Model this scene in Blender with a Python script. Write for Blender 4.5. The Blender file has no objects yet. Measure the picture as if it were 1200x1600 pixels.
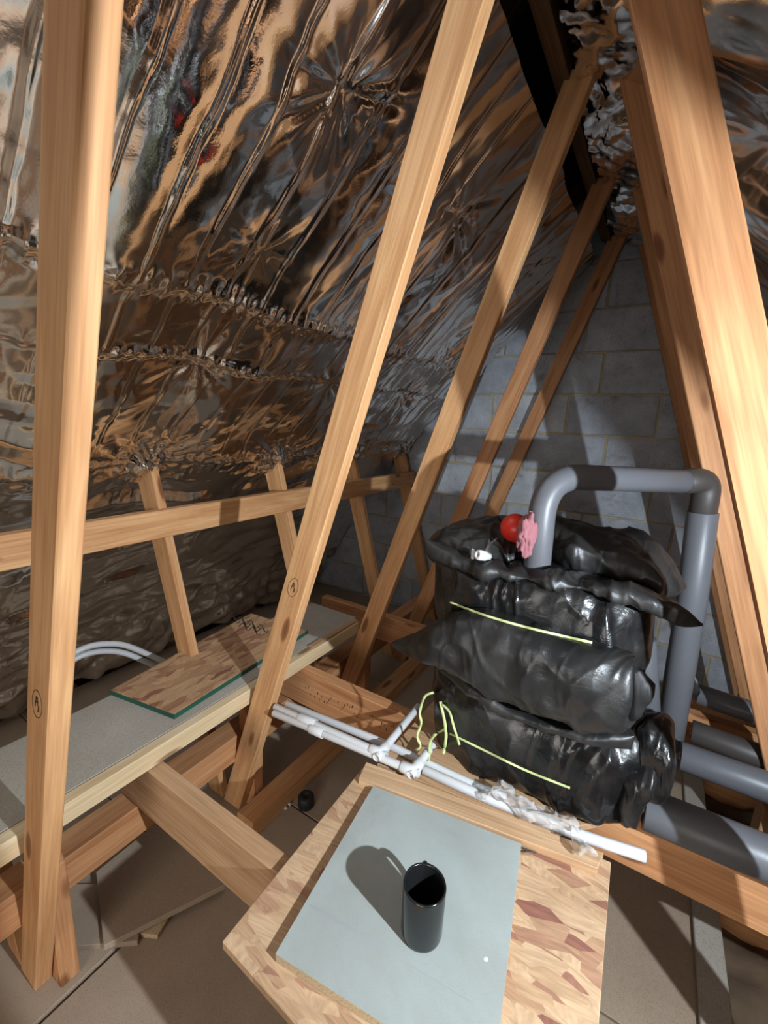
import bpy, bmesh, math, random
import numpy as np
from mathutils import Vector, Matrix

# ---------------------------------------------------------------- camera, world, lights
SC = bpy.context.scene
COL = SC.collection
F_PX, YAW, PITCH, ROLL = 676.28, math.radians(31.6025), math.radians(11.8661), math.radians(-2.5798)
_cy, _sy, _cp, _sp = math.cos(YAW), math.sin(YAW), math.cos(PITCH), math.sin(PITCH)
FWD = Vector((-_sy * _cp, _cy * _cp, -_sp))
_r = Vector((_cy, _sy, 0)); _d = -_r.cross(FWD)
RIGHT = math.cos(ROLL) * _r + math.sin(ROLL) * _d
DOWN = -math.sin(ROLL) * _r + math.cos(ROLL) * _d
cam_d = bpy.data.cameras.new('camera')
cam_d.sensor_fit = 'VERTICAL'; cam_d.sensor_height = 24.0; cam_d.lens = 24.0 * F_PX / 1600.0
cam_d.clip_start = 0.02
cam = bpy.data.objects.new('camera', cam_d); COL.objects.link(cam)
cam.matrix_world = Matrix(((RIGHT.x, -DOWN.x, -FWD.x, 0), (RIGHT.y, -DOWN.y, -FWD.y, 0), (RIGHT.z, -DOWN.z, -FWD.z, 0), (0, 0, 0, 1)))
SC.camera = cam

world = bpy.data.worlds.new('world'); SC.world = world
world.use_nodes = True
world.node_tree.nodes['Background'].inputs[0].default_value = (0.75, 0.85, 1.0, 1)
world.node_tree.nodes['Background'].inputs[1].default_value = 0.6

SC.view_settings.view_transform = 'Standard'
SC.view_settings.look = 'None'
SC.view_settings.gamma = 1.0
SC.view_settings.use_curve_mapping = False
SC.view_settings.exposure = 0.15

def aim(o, target):
    o.rotation_euler = (Vector(target) - o.location).to_track_quat('-Z', 'Y').to_euler()

ADDED_LAMP = Vector((.71, 0.31, -.11))          # made-up work light, added unseen under the right-hand slope to cast the main shadows
ld = bpy.data.lights.new('added_work_light_beam', 'AREA'); ld.shape = 'DISK'; ld.size = 0.025
ld.energy = 36.0; ld.color = (0.80, 0.90, 1.0)
lo = bpy.data.objects.new('added_work_light_beam', ld); COL.objects.link(lo); lo.location = ADDED_LAMP
aim(lo, (-0.75, 1.0, -0.30))

wd = bpy.data.lights.new('rear_fill_light', 'AREA'); wd.shape = 'RECTANGLE'; wd.size = 1.5; wd.size_y = 1.3  # soft fill light added behind the viewpoint
wd.energy = 10.0; wd.color = (1.0, 0.93, 0.84)
wo = bpy.data.objects.new('rear_fill_light', wd); COL.objects.link(wo); wo.location = (0.1, -2.28, -0.40)
aim(wo, (-0.4, 0.3, -1.38))
wd.spread = math.radians(95)

# ---------------------------------------------------------------- pixel -> place helpers
def ray(x, y): return RIGHT * ((x - 600) / F_PX) + DOWN * ((y - 800) / F_PX) + FWD
def onY(x, y, Y): d = ray(x, y); return d * (Y / d.y)
def onZ(x, y, Z): d = ray(x, y); return d * (Z / d.z)
def onX(x, y, X): d = ray(x, y); return d * (X / d.x)

# ---------------------------------------------------------------- scene-graph helpers
def tag(o, label, cat, group=None):
    o['label'] = label; o['category'] = cat
    if group: o['group'] = group
    return o
def struct(o, label=None, cat=None):
    o['kind'] = 'structure'
    if label: o['label'] = label
    if cat: o['category'] = cat
    return o
def empty(name, loc, label=None, cat=None, group=None):
    o = bpy.data.objects.new(name, None); COL.objects.link(o); o.location = loc; o.empty_display_size = .05
    if label: tag(o, label, cat, group)
    return o
def link_mesh(name, me, mat, parent=None, loc=(0, 0, 0), rot=None):
    o = bpy.data.objects.new(name, me); COL.objects.link(o)
    if mat is not None and len(me.materials) == 0: me.materials.append(mat)
    M = Matrix.Translation(loc)
    if rot is not None: M = M @ rot.to_4x4()
    if parent is not None:
        o.parent = parent
        o.matrix_basis = parent_world(parent).inverted() @ M
    else:
        o.matrix_world = M
    return o
def parent_world(p):
    M = p.matrix_basis.copy()
    while p.parent:
        p = p.parent
        M = p.matrix_basis @ M
    return M
def smooth(me, ang=None):
    me.polygons.foreach_set('use_smooth', [True] * len(me.polygons))
    return me
def np_mesh(name, V, Fq, smooth_it=True):
    me = bpy.data.meshes.new(name)
    V = np.asarray(V, dtype=np.float32); Fq = np.asarray(Fq, dtype=np.int32)
    n = Fq.shape[1]
    me.vertices.add(len(V)); me.vertices.foreach_set('co', V.ravel())
    me.loops.add(Fq.size); me.loops.foreach_set('vertex_index', Fq.ravel())
    me.polygons.add(len(Fq)); me.polygons.foreach_set('loop_start', np.arange(0, Fq.size, n, dtype=np.int32))
    me.update(calc_edges=True)
    if smooth_it: smooth(me)
    return me
def bm_mesh(name, bm, bevel=0.0, seg=1):
    if bevel > 0:
        bmesh.ops.bevel(bm, geom=list(bm.edges), offset=bevel, segments=seg, affect='EDGES', profile=.6)
    bmesh.ops.recalc_face_normals(bm, faces=bm.faces)
    me = bpy.data.meshes.new(name); bm.to_mesh(me); bm.free()
    return me
def frame(xdir, ydir=None):
    x = Vector(xdir).normalized()
    y = Vector(ydir if ydir is not None else (0, 1, 0))
    if abs(x.dot(y.normalized())) > .98: y = Vector((0, 0, 1)) if abs(x.z) < .9 else Vector((1, 0, 0))
    y = (y - x * y.dot(x)).normalized()
    z = x.cross(y)
    return Matrix((x, y, z)).transposed()
def prism(name, pts, thick_vec, along, mat, parent=None, bevel=.0025):
    """polygon (world points) swept by thick_vec; local X lies along the timber's grain"""
    pts = [Vector(p) for p in pts]; tv = Vector(thick_vec)
    o = sum(pts, Vector()) / len(pts) + tv / 2
    R = frame(along, tv); Ri = R.inverted()
    bm = bmesh.new()
    a = [bm.verts.new(Ri @ (p - o)) for p in pts]; b = [bm.verts.new(Ri @ (p + tv - o)) for p in pts]
    n = len(pts)
    bm.faces.new(a); bm.faces.new(b[::-1])
    for i in range(n): bm.faces.new((a[i], a[(i + 1) % n], b[(i + 1) % n], b[i]))
    return link_mesh(name, bm_mesh(name, bm, bevel), mat, parent, o, R)
def box(name, lo, hi, mat, parent=None, along=(1, 0, 0), bevel=.0025, rotz=0.0):
    lo, hi = Vector(lo), Vector(hi); c = (lo + hi) / 2; h = (hi - lo) / 2
    along = Vector(along)
    R = frame(along, (0, 0, 1) if abs(along.z) < .5 else (0, 1, 0)); Ri = R.inverted()
    bm = bmesh.new(); vs = []
    for sx in (-1, 1):
        for sy in (-1, 1):
            for sz in (-1, 1): vs.append(bm.verts.new(Ri @ Vector((h.x * sx, h.y * sy, h.z * sz))))
    for f in ((0, 1, 3, 2), (4, 6, 7, 5), (0, 4, 5, 1), (2, 3, 7, 6), (0, 2, 6, 4), (1, 5, 7, 3)):
        bm.faces.new([vs[i] for i in f])
    if rotz: R = Matrix.Rotation(rotz, 3, 'Z') @ R
    return link_mesh(name, bm_mesh(name, bm, bevel), mat, parent, c, R)
def slab(name, corners, z0, z1, mat, parent=None, along=None, bevel=.0015):
    """flat sheet: polygon of (x,y) corners from z0 up to z1"""
    pts = [Vector((c[0], c[1], z0)) for c in corners]
    along = along or (pts[1] - pts[0])
    return prism(name, pts, (0, 0, z1 - z0), along, mat, parent, bevel)
def fillet(pts, r, n=7):
    pts = [Vector(p) for p in pts]; out = [pts[0]]
    for i in range(1, len(pts) - 1):
        a, b, c = pts[i - 1], pts[i], pts[i + 1]
        d1, d2 = (a - b), (c - b); k = min(r, d1.length * .49, d2.length * .49)
        p, q = b + d1.normalized() * k, b + d2.normalized() * k
        for j in range(n + 1):
            t = j / n; out.append(p.lerp(b, t).lerp(b.lerp(q, t), t))
    out.append(pts[-1]); return out
def sweep(pts, r, seg=20, hollow=0.0, deep=.05, rfun=None):
    """tube along pts; hollow>0 leaves open ends with a bore of that radius"""
    P = [Vector(p) for p in pts]; n = len(P); V = []; Fq = []
    T = [(P[min(i + 1, n - 1)] - P[max(i - 1, 0)]).normalized() for i in range(n)]
    up = Vector((0, 0, 1)) if abs(T[0].z) < .9 else Vector((1, 0, 0))
    N = (up - T[0] * up.dot(T[0])).normalized()
    rings = []
    def ring(c, t, nn, rad):
        b = t.cross(nn); k = len(V)
        for s in range(seg):
            a = 2 * math.pi * s / seg; V.append(c + (nn * math.cos(a) + b * math.sin(a)) * rad)
        rings.append(k)
    fr = []
    for i in range(n):
        N = (N - T[i] * N.dot(T[i])).normalized(); fr.append((P[i], T[i], N.copy()))
    def rr(i): return r if rfun is None else r * rfun(i / (n - 1))
    if hollow > 0:
        ring(P[0] + T[0] * deep, T[0], fr[0][2], hollow); ring(P[0], T[0], fr[0][2], hollow); ring(P[0] + T[0]*0, T[0], fr[0][2], rr(0) * .97)
    else:
        ring(P[0], T[0], fr[0][2], rr(0) * .02); ring(P[0], T[0], fr[0][2], rr(0) * .97)
    for i, (c, t, nn) in enumerate(fr): ring(c + (t * r * .04 if i == 0 else (-t * r * .04 if i == n - 1 else Vector())), t, nn, rr(i))
    if hollow > 0:
        ring(P[-1], T[-1], fr[-1][2], rr(n - 1) * .97); ring(P[-1], T[-1], fr[-1][2], hollow); ring(P[-1] - T[-1] * deep, T[-1], fr[-1][2], hollow)
    else:
        ring(P[-1], T[-1], fr[-1][2], rr(n - 1) * .97); ring(P[-1], T[-1], fr[-1][2], rr(n - 1) * .02)
    for a, b in zip(rings[:-1], rings[1:]):
        for s in range(seg): Fq.append((a + s, a + (s + 1) % seg, b + (s + 1) % seg, b + s))
    return V, Fq
def tube(name, pts, r, mat, parent=None, seg=20, hollow=0.0, rfun=None, deep=.05):
    c = Vector(pts[0])
    V, Fq = sweep(pts, r, seg, hollow, deep, rfun)
    me = np_mesh(name, [tuple(v - c) for v in V], Fq)
    return link_mesh(name, me, mat, parent, c)
def lathe(name, prof, mat, loc, parent=None, seg=40, rot=None):
    V = []; Fq = []
    for (r, z) in prof:
        for s in range(seg):
            a = 2 * math.pi * s / seg; V.append((r * math.cos(a), r * math.sin(a), z))
    for i in range(len(prof) - 1):
        for s in range(seg): Fq.append((i * seg + s, i * seg + (s + 1) % seg, (i + 1) * seg + (s + 1) % seg, (i + 1) * seg + s))
    return link_mesh(name, np_mesh(name, V, Fq), mat, parent, loc, rot)

# smooth value noise, vectorised
def _hash(ix, iy, iz, seed):
    h = (ix.astype(np.int64) * 374761393 + iy.astype(np.int64) * 668265263 + iz.astype(np.int64) * 2147483647 + seed * 1274126177) & 0xffffffff
    h = ((h ^ (h >> 13)) * 1274126177) & 0xffffffff
    h = ((h ^ (h >> 16)) * 2246822519) & 0xffffffff
    return ((h ^ (h >> 15)) & 0xffffff) / float(0xffffff) * 2 - 1
def vnoise(x, y, z=None, seed=0):
    x = np.asarray(x, float); y = np.asarray(y, float); z = np.zeros_like(x) if z is None else np.asarray(z, float)
    ix, iy, iz = np.floor(x), np.floor(y), np.floor(z); fx, fy, fz = x - ix, y - iy, z - iz
    ux, uy, uz = [f * f * f * (f * (f * 6 - 15) + 10) for f in (fx, fy, fz)]
    out = 0
    for dx in (0, 1):
        for dy in (0, 1):
            for dz in (0, 1):
                w = (ux if dx else 1 - ux) * (uy if dy else 1 - uy) * (uz if dz else 1 - uz)
                out = out + w * _hash(ix + dx, iy + dy, iz + dz, seed)
    return out
def ridged(x, y, z=None, seed=0): return 1 - np.abs(vnoise(x, y, z, seed)) * 2

# ---------------------------------------------------------------- materials
def nt(name):
    m = bpy.data.materials.new(name); m.use_nodes = True
    t = m.node_tree; b = t.nodes['Principled BSDF']
    return m, t, b
def N(t, kind, **kw):
    n = t.nodes.new(kind)
    for k, v in kw.items(): setattr(n, k, v)
    return n
def ramp(t, stops):
    r = N(t, 'ShaderNodeValToRGB')
    e = r.color_ramp.elements
    while len(e) < len(stops): e.new(.5)
    for el, (p, c) in zip(e, stops): el.position = p; el.color = (*c, 1)
    return r
def coords(t, scale=(1, 1, 1), rand=True):
    tc = N(t, 'ShaderNodeTexCoord'); mp = N(t, 'ShaderNodeMapping')
    mp.inputs['Scale'].default_value = scale
    t.links.new(tc.outputs['Object'], mp.inputs['Vector'])
    if rand:
        oi = N(t, 'ShaderNodeObjectInfo'); ml = N(t, 'ShaderNodeVectorMath', operation='SCALE')
        cb = N(t, 'ShaderNodeCombineXYZ'); cb.inputs[0].default_value = 13; cb.inputs[1].default_value = 7; cb.inputs[2].default_value = 5
        t.links.new(cb.outputs[0], ml.inputs[0]); t.links.new(oi.outputs['Random'], ml.inputs['Scale'])
        t.links.new(ml.outputs[0], mp.inputs['Location'])
        return mp.outputs[0], oi.outputs['Random']
    return mp.outputs[0], None
def noise(t, vec, scale, detail=3, rough=.5, dist=0.0):
    n = N(t, 'ShaderNodeTexNoise'); n.inputs['Scale'].default_value = scale; n.inputs['Detail'].default_value = detail
    n.inputs['Roughness'].default_value = rough; n.inputs['Distortion'].default_value = dist
    t.links.new(vec, n.inputs['Vector']); return n
def mix(t, fac, a, b, kind='MIX'):
    m = N(t, 'ShaderNodeMix', data_type='RGBA', blend_type=kind)
    for s, v in ((m.inputs[0], fac), (m.inputs[6], a), (m.inputs[7], b)):
        if isinstance(v, (int, float)): s.default_value = v
        elif isinstance(v, tuple): s.default_value = (*v, 1)
        else: t.links.new(v, s)
    return m.outputs[2]
def bump(t, b, h, strength=.3, dist=.002):
    bp = N(t, 'ShaderNodeBump'); bp.inputs['Strength'].default_value = strength; bp.inputs['Distance'].default_value = dist
    t.links.new(h, bp.inputs['Height']); t.links.new(bp.outputs[0], b.inputs['Normal'])

def wood(name, light, dark, rough=.62, knots=True, hue=.35, rough_saw=.25):
    m, t, b = nt(name)
    v, rnd = coords(t, (1.2, 16, 16))
    g = noise(t, v, 1.6, 4, .55, .9)
    v2, _ = coords(t, (3, 90, 90)); g2 = noise(t, v2, 2, 2)
    mid = tuple((a + c) / 2 for a, c in zip(light, dark))
    r = ramp(t, [(.30, dark), (.5, mid), (.68, light)])
    t.links.new(g.outputs[0], r.inputs[0])
    c = mix(t, .38, r.outputs[0], g2.outputs[0], 'OVERLAY')
    # board to board and along-board tone
    v3, _ = coords(t, (.9, 3, 3)); g3 = noise(t, v3, 1.3, 2)
    r3 = ramp(t, [(.3, (.86, .80, .74)), (.7, (1.08, 1.08, 1.06))]); t.links.new(g3.outputs[0], r3.inputs[0])
    c = mix(t, .8, c, r3.outputs[0], 'MULTIPLY')
    rr = ramp(t, [(0, (.88, .84, .80)), (1, (1.1, 1.08, 1.05))]); t.links.new(rnd, rr.inputs[0])
    c = mix(t, 1.0, c, rr.outputs[0], 'MULTIPLY')
    if knots:
        kv, _ = coords(t, (3.2, 11, 11)); vo = N(t, 'ShaderNodeTexVoronoi'); vo.inputs['Scale'].default_value = 1.0
        t.links.new(kv, vo.inputs['Vector'])
        kr = ramp(t, [(.05, (.16, .075, .035)), (.11, (.30, .16, .08)), (.17, (1, 1, 1))]); t.links.new(vo.outputs['Distance'], kr.inputs[0])
        c = mix(t, .75, c, kr.outputs[0], 'MULTIPLY')
    t.links.new(c, b.inputs['Base Color'])
    b.inputs['Roughness'].default_value = rough
    b.inputs['Specular IOR Level'].default_value = .3
    bump(t, b, g2.outputs[0], rough_saw, .0015)
    return m
def chip(name, base, spec, speck2, rough=.8, scale=420, stain=None):
    m, t, b = nt(name)
    v, rnd = coords(t)
    n1 = noise(t, v, scale, 3, .65)
    r = ramp(t, [(.32, speck2), (.47, base), (.62, base), (.75, spec)]); t.links.new(n1.outputs[0], r.inputs[0])
    n2 = noise(t, v, 5, 4, .6); r2 = ramp(t, [(.3, (.85, .83, .80)), (.7, (1.06, 1.06, 1.07))]); t.links.new(n2.outputs[0], r2.inputs[0])
    c = mix(t, .8, r.outputs[0], r2.outputs[0], 'MULTIPLY')
    if stain:
        n3 = noise(t, v, 2.2, 5, .7, .6); r3 = ramp(t, [(.44, (1, 1, 1)), (.66, stain)]); t.links.new(n3.outputs[0], r3.inputs[0])
        c = mix(t, .6, c, r3.outputs[0], 'MULTIPLY')
    t.links.new(c, b.inputs['Base Color']); b.inputs['Roughness'].default_value = rough
    b.inputs['Specular IOR Level'].default_value = .25
    bump(t, b, n1.outputs[0], .12, .001)
    return m
def osb(name, a, b_, c_, d_):
    m, t, b = nt(name)
    v, rnd = coords(t)
    nz = noise(t, v, 9, 2); wv = N(t, 'ShaderNodeVectorMath', operation='MULTIPLY_ADD')
    t.links.new(nz.outputs['Color'], wv.inputs[0]); wv.inputs[1].default_value = (.02, .02, .02); t.links.new(v, wv.inputs[2])
    col = None
    outs = []
    for k, (sc, rz) in enumerate((((14, 6, 46), .35), ((15, 6, 52), 1.5), ((13, 6, 42), -.6))):
        mp = N(t, 'ShaderNodeMapping'); mp.inputs['Scale'].default_value = sc; mp.vector_type = 'TEXTURE' if False else 'POINT'; mp.inputs['Rotation'].default_value = (0, rz, 0); mp.inputs['Location'].default_value = (k * 3.3, k, 0)
        t.links.new(wv.outputs[0], mp.inputs['Vector'])
        vo = N(t, 'ShaderNodeTexVoronoi'); vo.inputs['Scale'].default_value = 1.0; t.links.new(mp.outputs[0], vo.inputs['Vector'])
        sep = N(t, 'ShaderNodeSeparateColor'); t.links.new(vo.outputs['Color'], sep.inputs[0])
        m2 = N(t, 'ShaderNodeMapping'); m2.inputs['Scale'].default_value = (1.0, 1, 5); t.links.new(mp.outputs[0], m2.inputs['Vector'])
        gr = noise(t, m2.outputs[0], 1.3, 3)
        rc = ramp(t, [(0, d_), (.09, c_), (.34, b_), (.75, a), (1, a)]); t.links.new(sep.outputs[0], rc.inputs[0])
        outs.append((mix(t, .5, rc.outputs[0], gr.outputs[0], 'OVERLAY'), sep.outputs[2], gr))
    c = outs[0][0]
    for k in (1, 2):
        cut = N(t, 'ShaderNodeMath', operation='GREATER_THAN'); cut.inputs[1].default_value = .62; t.links.new(outs[k][1], cut.inputs[0])
        c = mix(t, cut.outputs[0], c, outs[k][0])
    n5 = noise(t, v, 3, 3); r5 = ramp(t, [(.3, (.82, .8, .78)), (.7, (1.05, 1.05, 1.05))]); t.links.new(n5.outputs[0], r5.inputs[0])
    c = mix(t, .8, c, r5.outputs[0], 'MULTIPLY')
    t.links.new(c, b.inputs['Base Color']); b.inputs['Roughness'].default_value = .6
    b.inputs['Specular IOR Level'].default_value = .3
    bump(t, b, outs[0][2].outputs[0], .2, .001)
    return m
def plain(name, col, rough=.5, metal=0.0, bumpy=0.0, bscale=60, var=.12, spec=.5):
    m, t, b = nt(name)
    v, rnd = coords(t)
    n = noise(t, v, bscale, 3); n2 = noise(t, v, 6, 3)
    r = ramp(t, [(.3, tuple(c * (1 - var) for c in col)), (.7, tuple(min(1, c * (1 + var)) for c in col))]); t.links.new(n2.outputs[0], r.inputs[0])
    t.links.new(r.outputs[0], b.inputs['Base Color']); b.inputs['Roughness'].default_value = rough; b.inputs['Metallic'].default_value = metal
    b.inputs['Specular IOR Level'].default_value = spec
    if bumpy: bump(t, b, n.outputs[0], bumpy, .002)
    return m
def foil_mat(name, col=(.80, .765, .725)):
    m, t, b = nt(name)
    v, _ = coords(t, rand=False)
    n1 = noise(t, v, 26, 4, .6, 1.2); n2 = noise(t, v, 240, 2, .5); n3 = noise(t, v, 3.0, 3)
    a = N(t, 'ShaderNodeMath', operation='MULTIPLY_ADD'); a.inputs[1].default_value = 3.0; t.links.new(n1.outputs[0], a.inputs[0]); t.links.new(n2.outputs[0], a.inputs[2])
    b.inputs['Base Color'].default_value = (*col, 1); b.inputs['Metallic'].default_value = 1.0
    r = ramp(t, [(.35, (.06, .06, .06)), (.7, (.19, .19, .19))]); t.links.new(n3.outputs[0], r.inputs[0]); t.links.new(r.outputs[0], b.inputs['Roughness'])
    bump(t, b, a.outputs[0], .10, .0007)
    return m
def sack_mat(name, col=(.006, .006, .0065), rough=.20):
    m, t, b = nt(name)
    v, _ = coords(t)
    n1 = noise(t, v, 22, 4, .6, 1.0); n2 = noise(t, v, 5, 4, .65)
    b.inputs['Specular IOR Level'].default_value = .55
    r = ramp(t, [(.42, col), (.74, (.026, .024, .022))]); t.links.new(n2.outputs[0], r.inputs[0]); t.links.new(r.outputs[0], b.inputs['Base Color'])
    r2 = ramp(t, [(.4, (rough,) * 3), (.7, (rough + .27,) * 3)]); t.links.new(n2.outputs[0], r2.inputs[0]); t.links.new(r2.outputs[0], b.inputs['Roughness'])
    bump(t, b, n1.outputs[0], .35, .006)
    return m
def block_mat(name):
    m, t, b = nt(name)
    v, rnd = coords(t)
    n1 = noise(t, v, 170, 3, .7); n2 = noise(t, v, 7, 4, .65)
    r = ramp(t, [(.3, (.31, .33, .36)), (.7, (.50, .53, .57))]); t.links.new(n2.outputs[0], r.inputs[0])
    r1 = ramp(t, [(.34, (.55, .55, .55)), (.5, (1, 1, 1))]); t.links.new(n1.outputs[0], r1.inputs[0])
    c = mix(t, .6, r.outputs[0], r1.outputs[0], 'MULTIPLY')
    rr = ramp(t, [(0, (.86, .86, .88)), (1, (1.08, 1.07, 1.06))]); t.links.new(rnd, rr.inputs[0])
    c = mix(t, 1, c, rr.outputs[0], 'MULTIPLY')
    n3 = noise(t, v, 4.3, 4, .7, .5); r3 = ramp(t, [(.60, (1, 1, 1)), (.70, (.50, .36, .20))]); t.links.new(n3.outputs[0], r3.inputs[0])
    c = mix(t, .55, c, r3.outputs[0], 'MULTIPLY')
    t.links.new(c, b.inputs['Base Color']); b.inputs['Roughness'].default_value = .9
    bump(t, b, n1.outputs[0], .35, .003)
    return m
def clear_mat(name):
    m, t, b = nt(name)
    tr = N(t, 'ShaderNodeBsdfTransparent'); mx = N(t, 'ShaderNodeMixShader'); fr = N(t, 'ShaderNodeLayerWeight'); fr.inputs[0].default_value = .35
    b.inputs['Base Color'].default_value = (.72, .70, .68, 1); b.inputs['Roughness'].default_value = .22
    v, _ = coords(t); n = noise(t, v, 60, 3, .6); bump(t, b, n.outputs[0], .5, .004)
    ma = N(t, 'ShaderNodeMath', operation='MULTIPLY_ADD'); ma.inputs[1].default_value = .65; ma.inputs[2].default_value = .22
    t.links.new(fr.outputs['Facing'], ma.inputs[0])
    t.links.new(ma.outputs[0], mx.inputs[0]); t.links.new(tr.outputs[0], mx.inputs[1]); t.links.new(b.outputs[0], mx.inputs[2])
    t.links.new(mx.outputs[0], t.nodes['Material Output'].inputs['Surface'])
    return m

PINE = wood('pine', (.67, .405, .205), (.48, .235, .098))
PINE2 = wood('pine_reddish', (.58, .315, .155), (.40, .18, .078))
SAWN = wood('sawn_timber', (.54, .365, .225), (.41, .25, .135), knots=False, rough_saw=.5)
LATH = wood('pale_lath', (.80, .68, .47), (.66, .50, .29), knots=True)
DARKW = wood('old_dark_timber', (.20, .12, .065), (.11, .06, .03))
CHIP = chip('chipboard', (.36, .28, .205), (.46, .375, .29), (.25, .185, .13))
CHIPG = chip('grey_chipboard', (.40, .365, .31), (.52, .48, .42), (.25, .22, .18))
CHIPW = chip('primed_chipboard', (.37, .405, .385), (.405, .44, .42), (.335, .365, .345), rough=.7, scale=600, stain=(.80, .76, .70))
CHIPE = chip('chipboard_edge', (.50, .385, .24), (.68, .55, .38), (.27, .19, .11), scale=320)
OSB = osb('oriented_strand_board', (.54, .36, .215), (.46, .29, .165), (.38, .205, .125), (.25, .105, .075))
OSBR = osb('weathered_strand_board', (.46, .29, .155), (.36, .20, .105), (.29, .14, .08), (.19, .075, .055))
GREEN = plain('green_edge_paint', (.012, .075, .048), .55)
FOIL = foil_mat('foil')
SACK = sack_mat('black_polythene')
SACKM = sack_mat('dull_black_polythene', (.010, .010, .010), .34)
LAG = plain('grey_pipe_lagging', (.105, .108, .118), .42, bumpy=.06, bscale=300, var=.06, spec=.45)
LAGD = plain('dark_pipe_lagging', (.05, .042, .038), .5, bumpy=.06, bscale=300, var=.1)
LAGB = plain('lagging_bore', (.22, .22, .23), .8)
WHITEP = plain('white_plastic', (.62, .62, .615), .35, var=.03)
GREYP = plain('grey_plastic', (.52, .53, .53), .4, var=.05)
MUGM = plain('black_glaze', (.010, .011, .011), .16, var=.1, spec=.6)
TEA = plain('dregs', (.10, .075, .05), .12)
REDB = plain('red_plastic', (.72, .035, .02), .32, var=.06)
PINK = plain('pink_wool', (.30, .115, .13), .95, bumpy=.9, bscale=70, var=.3)
TWINE = plain('green_twine', (.50, .56, .24), .55, var=.2)
CLEAR = clear_mat('clear_polythene')
BLOCK = block_mat('concrete_block')
MORTAR = plain('yellow_mortar', (.40, .335, .20), .95, bumpy=.8, bscale=90, var=.3)
FELT = plain('roofing_felt', (.014, .013, .012), .9, bumpy=.3)
COPPER = plain('copper', (.72, .36, .22), .35, metal=1.0)
NAILM = plain('rusty_steel', (.09, .07, .06), .6, metal=.6)
INK = plain('ink', (.055, .035, .025), .8)
PENCIL = plain('pencil_grey', (.33, .34, .34), .8)
BLACKP = plain('black_rubber', (.012, .012, .012), .6)
WOOL = plain('brown_insulation', (.115, .075, .045), .98, bumpy=1.0, bscale=45, var=.35)
GLASS = plain('window_frame_white', (.8, .8, .8), .4)
STEEL = plain('galvanised_plate', (.45, .46, .47), .45, metal=.9)

# ================================================================ THE SETTING
AX = -0.265                                   # ridge line; the roof is symmetric about it
TR_Y = [0.247 + 0.603 * k for k in range(5)]  # truss front faces
T = .035
Z_F = -1.38                                   # loft floor
WALL_Y = 2.74

# ---- floor
fl = box('floor', (-3.1, -2.4, -1.56), (2.6, WALL_Y + .1, -1.50), WOOL, bevel=0)
struct(fl)
def fpanel(c): return slab('panel', c, Z_F - .018, Z_F, CHIP, fl, (0, 1, 0))
for c in ([(-1.0, -.9), (.30, -.9), (.30, .97), (-1.0, .97)],
          [(-.998, .976), (.30, .976), (.30, 2.70), (-.998, 2.70)],
          [(-2.30, -.9), (-1.012, -.9), (-1.012, .62), (-2.30, .62)],
          [(-2.30, .624), (-1.006, .624), (-1.006, 1.80), (-2.30, 1.80)],
          [(-2.30, 1.804), (-1.006, 1.804), (-1.006, 2.70), (-2.30, 2.70)],
          [(-2.7, -2.3), (2.2, -2.3), (2.2, -.905), (-2.7, -.905)]):
    fpanel(c)

# ---- block gable wall beyond the tank: mortar bed with each block a piece of its own
def gable_poly(y, xl, xr, zb, top):
    return [Vector((xl, y, zb)), Vector((xr, y, zb)), Vector((xr, y, 1.42 + AX - xr + AX * 0 + .0)), Vector((AX, y, top)), Vector((xl, y, xl + 1.42 + .0))]
def roof_z(x): return 1.40 - abs(x - AX)      # underside of the roof deck
gp = [Vector((-2.95, WALL_Y, -1.55)), Vector((2.42, WALL_Y, -1.55)), Vector((2.42, WALL_Y, roof_z(2.42) + .15)), Vector((AX, WALL_Y, roof_z(AX) + .15)), Vector((-2.95, WALL_Y, roof_z(-2.95) + .15))]
gw = prism('wall_gable', gp, (0, .1, 0), (1, 0, 0), MORTAR, None, 0)
struct(gw)
rng = random.Random(5)
_blocks = {}
def block_mesh(w, h, var):
    key = (round(w, 3), round(h, 3), var)
    if key in _blocks: return _blocks[key]
    bm = bmesh.new()
    r = random.Random(hash(key) & 0xffff)
    vs = []
    for sx in (-1, 1):
        for sy in (-1, 1):
            for sz in (-1, 1):
                j = .0025
                vs.append(bm.verts.new((sx * w / 2 + r.uniform(-j, j), sy * .012, sz * h / 2 + r.uniform(-j, j))))
    for f in ((0, 1, 3, 2), (4, 6, 7, 5), (0, 4, 5, 1), (2, 3, 7, 6), (0, 2, 6, 4), (1, 5, 7, 3)):
        bm.faces.new([vs[i] for i in f])
    me = bm_mesh('block', bm, .004); me.materials.append(BLOCK); _blocks[key] = me
    return me
joint0 = {0: -.437, 1: -.314, 2: -.437 - .06, 3: -.30, 4: -.5, -1: -.697, -2: -.47, -3: -.315, -4: -.425, -5: -.34, -6: -.2}
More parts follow.
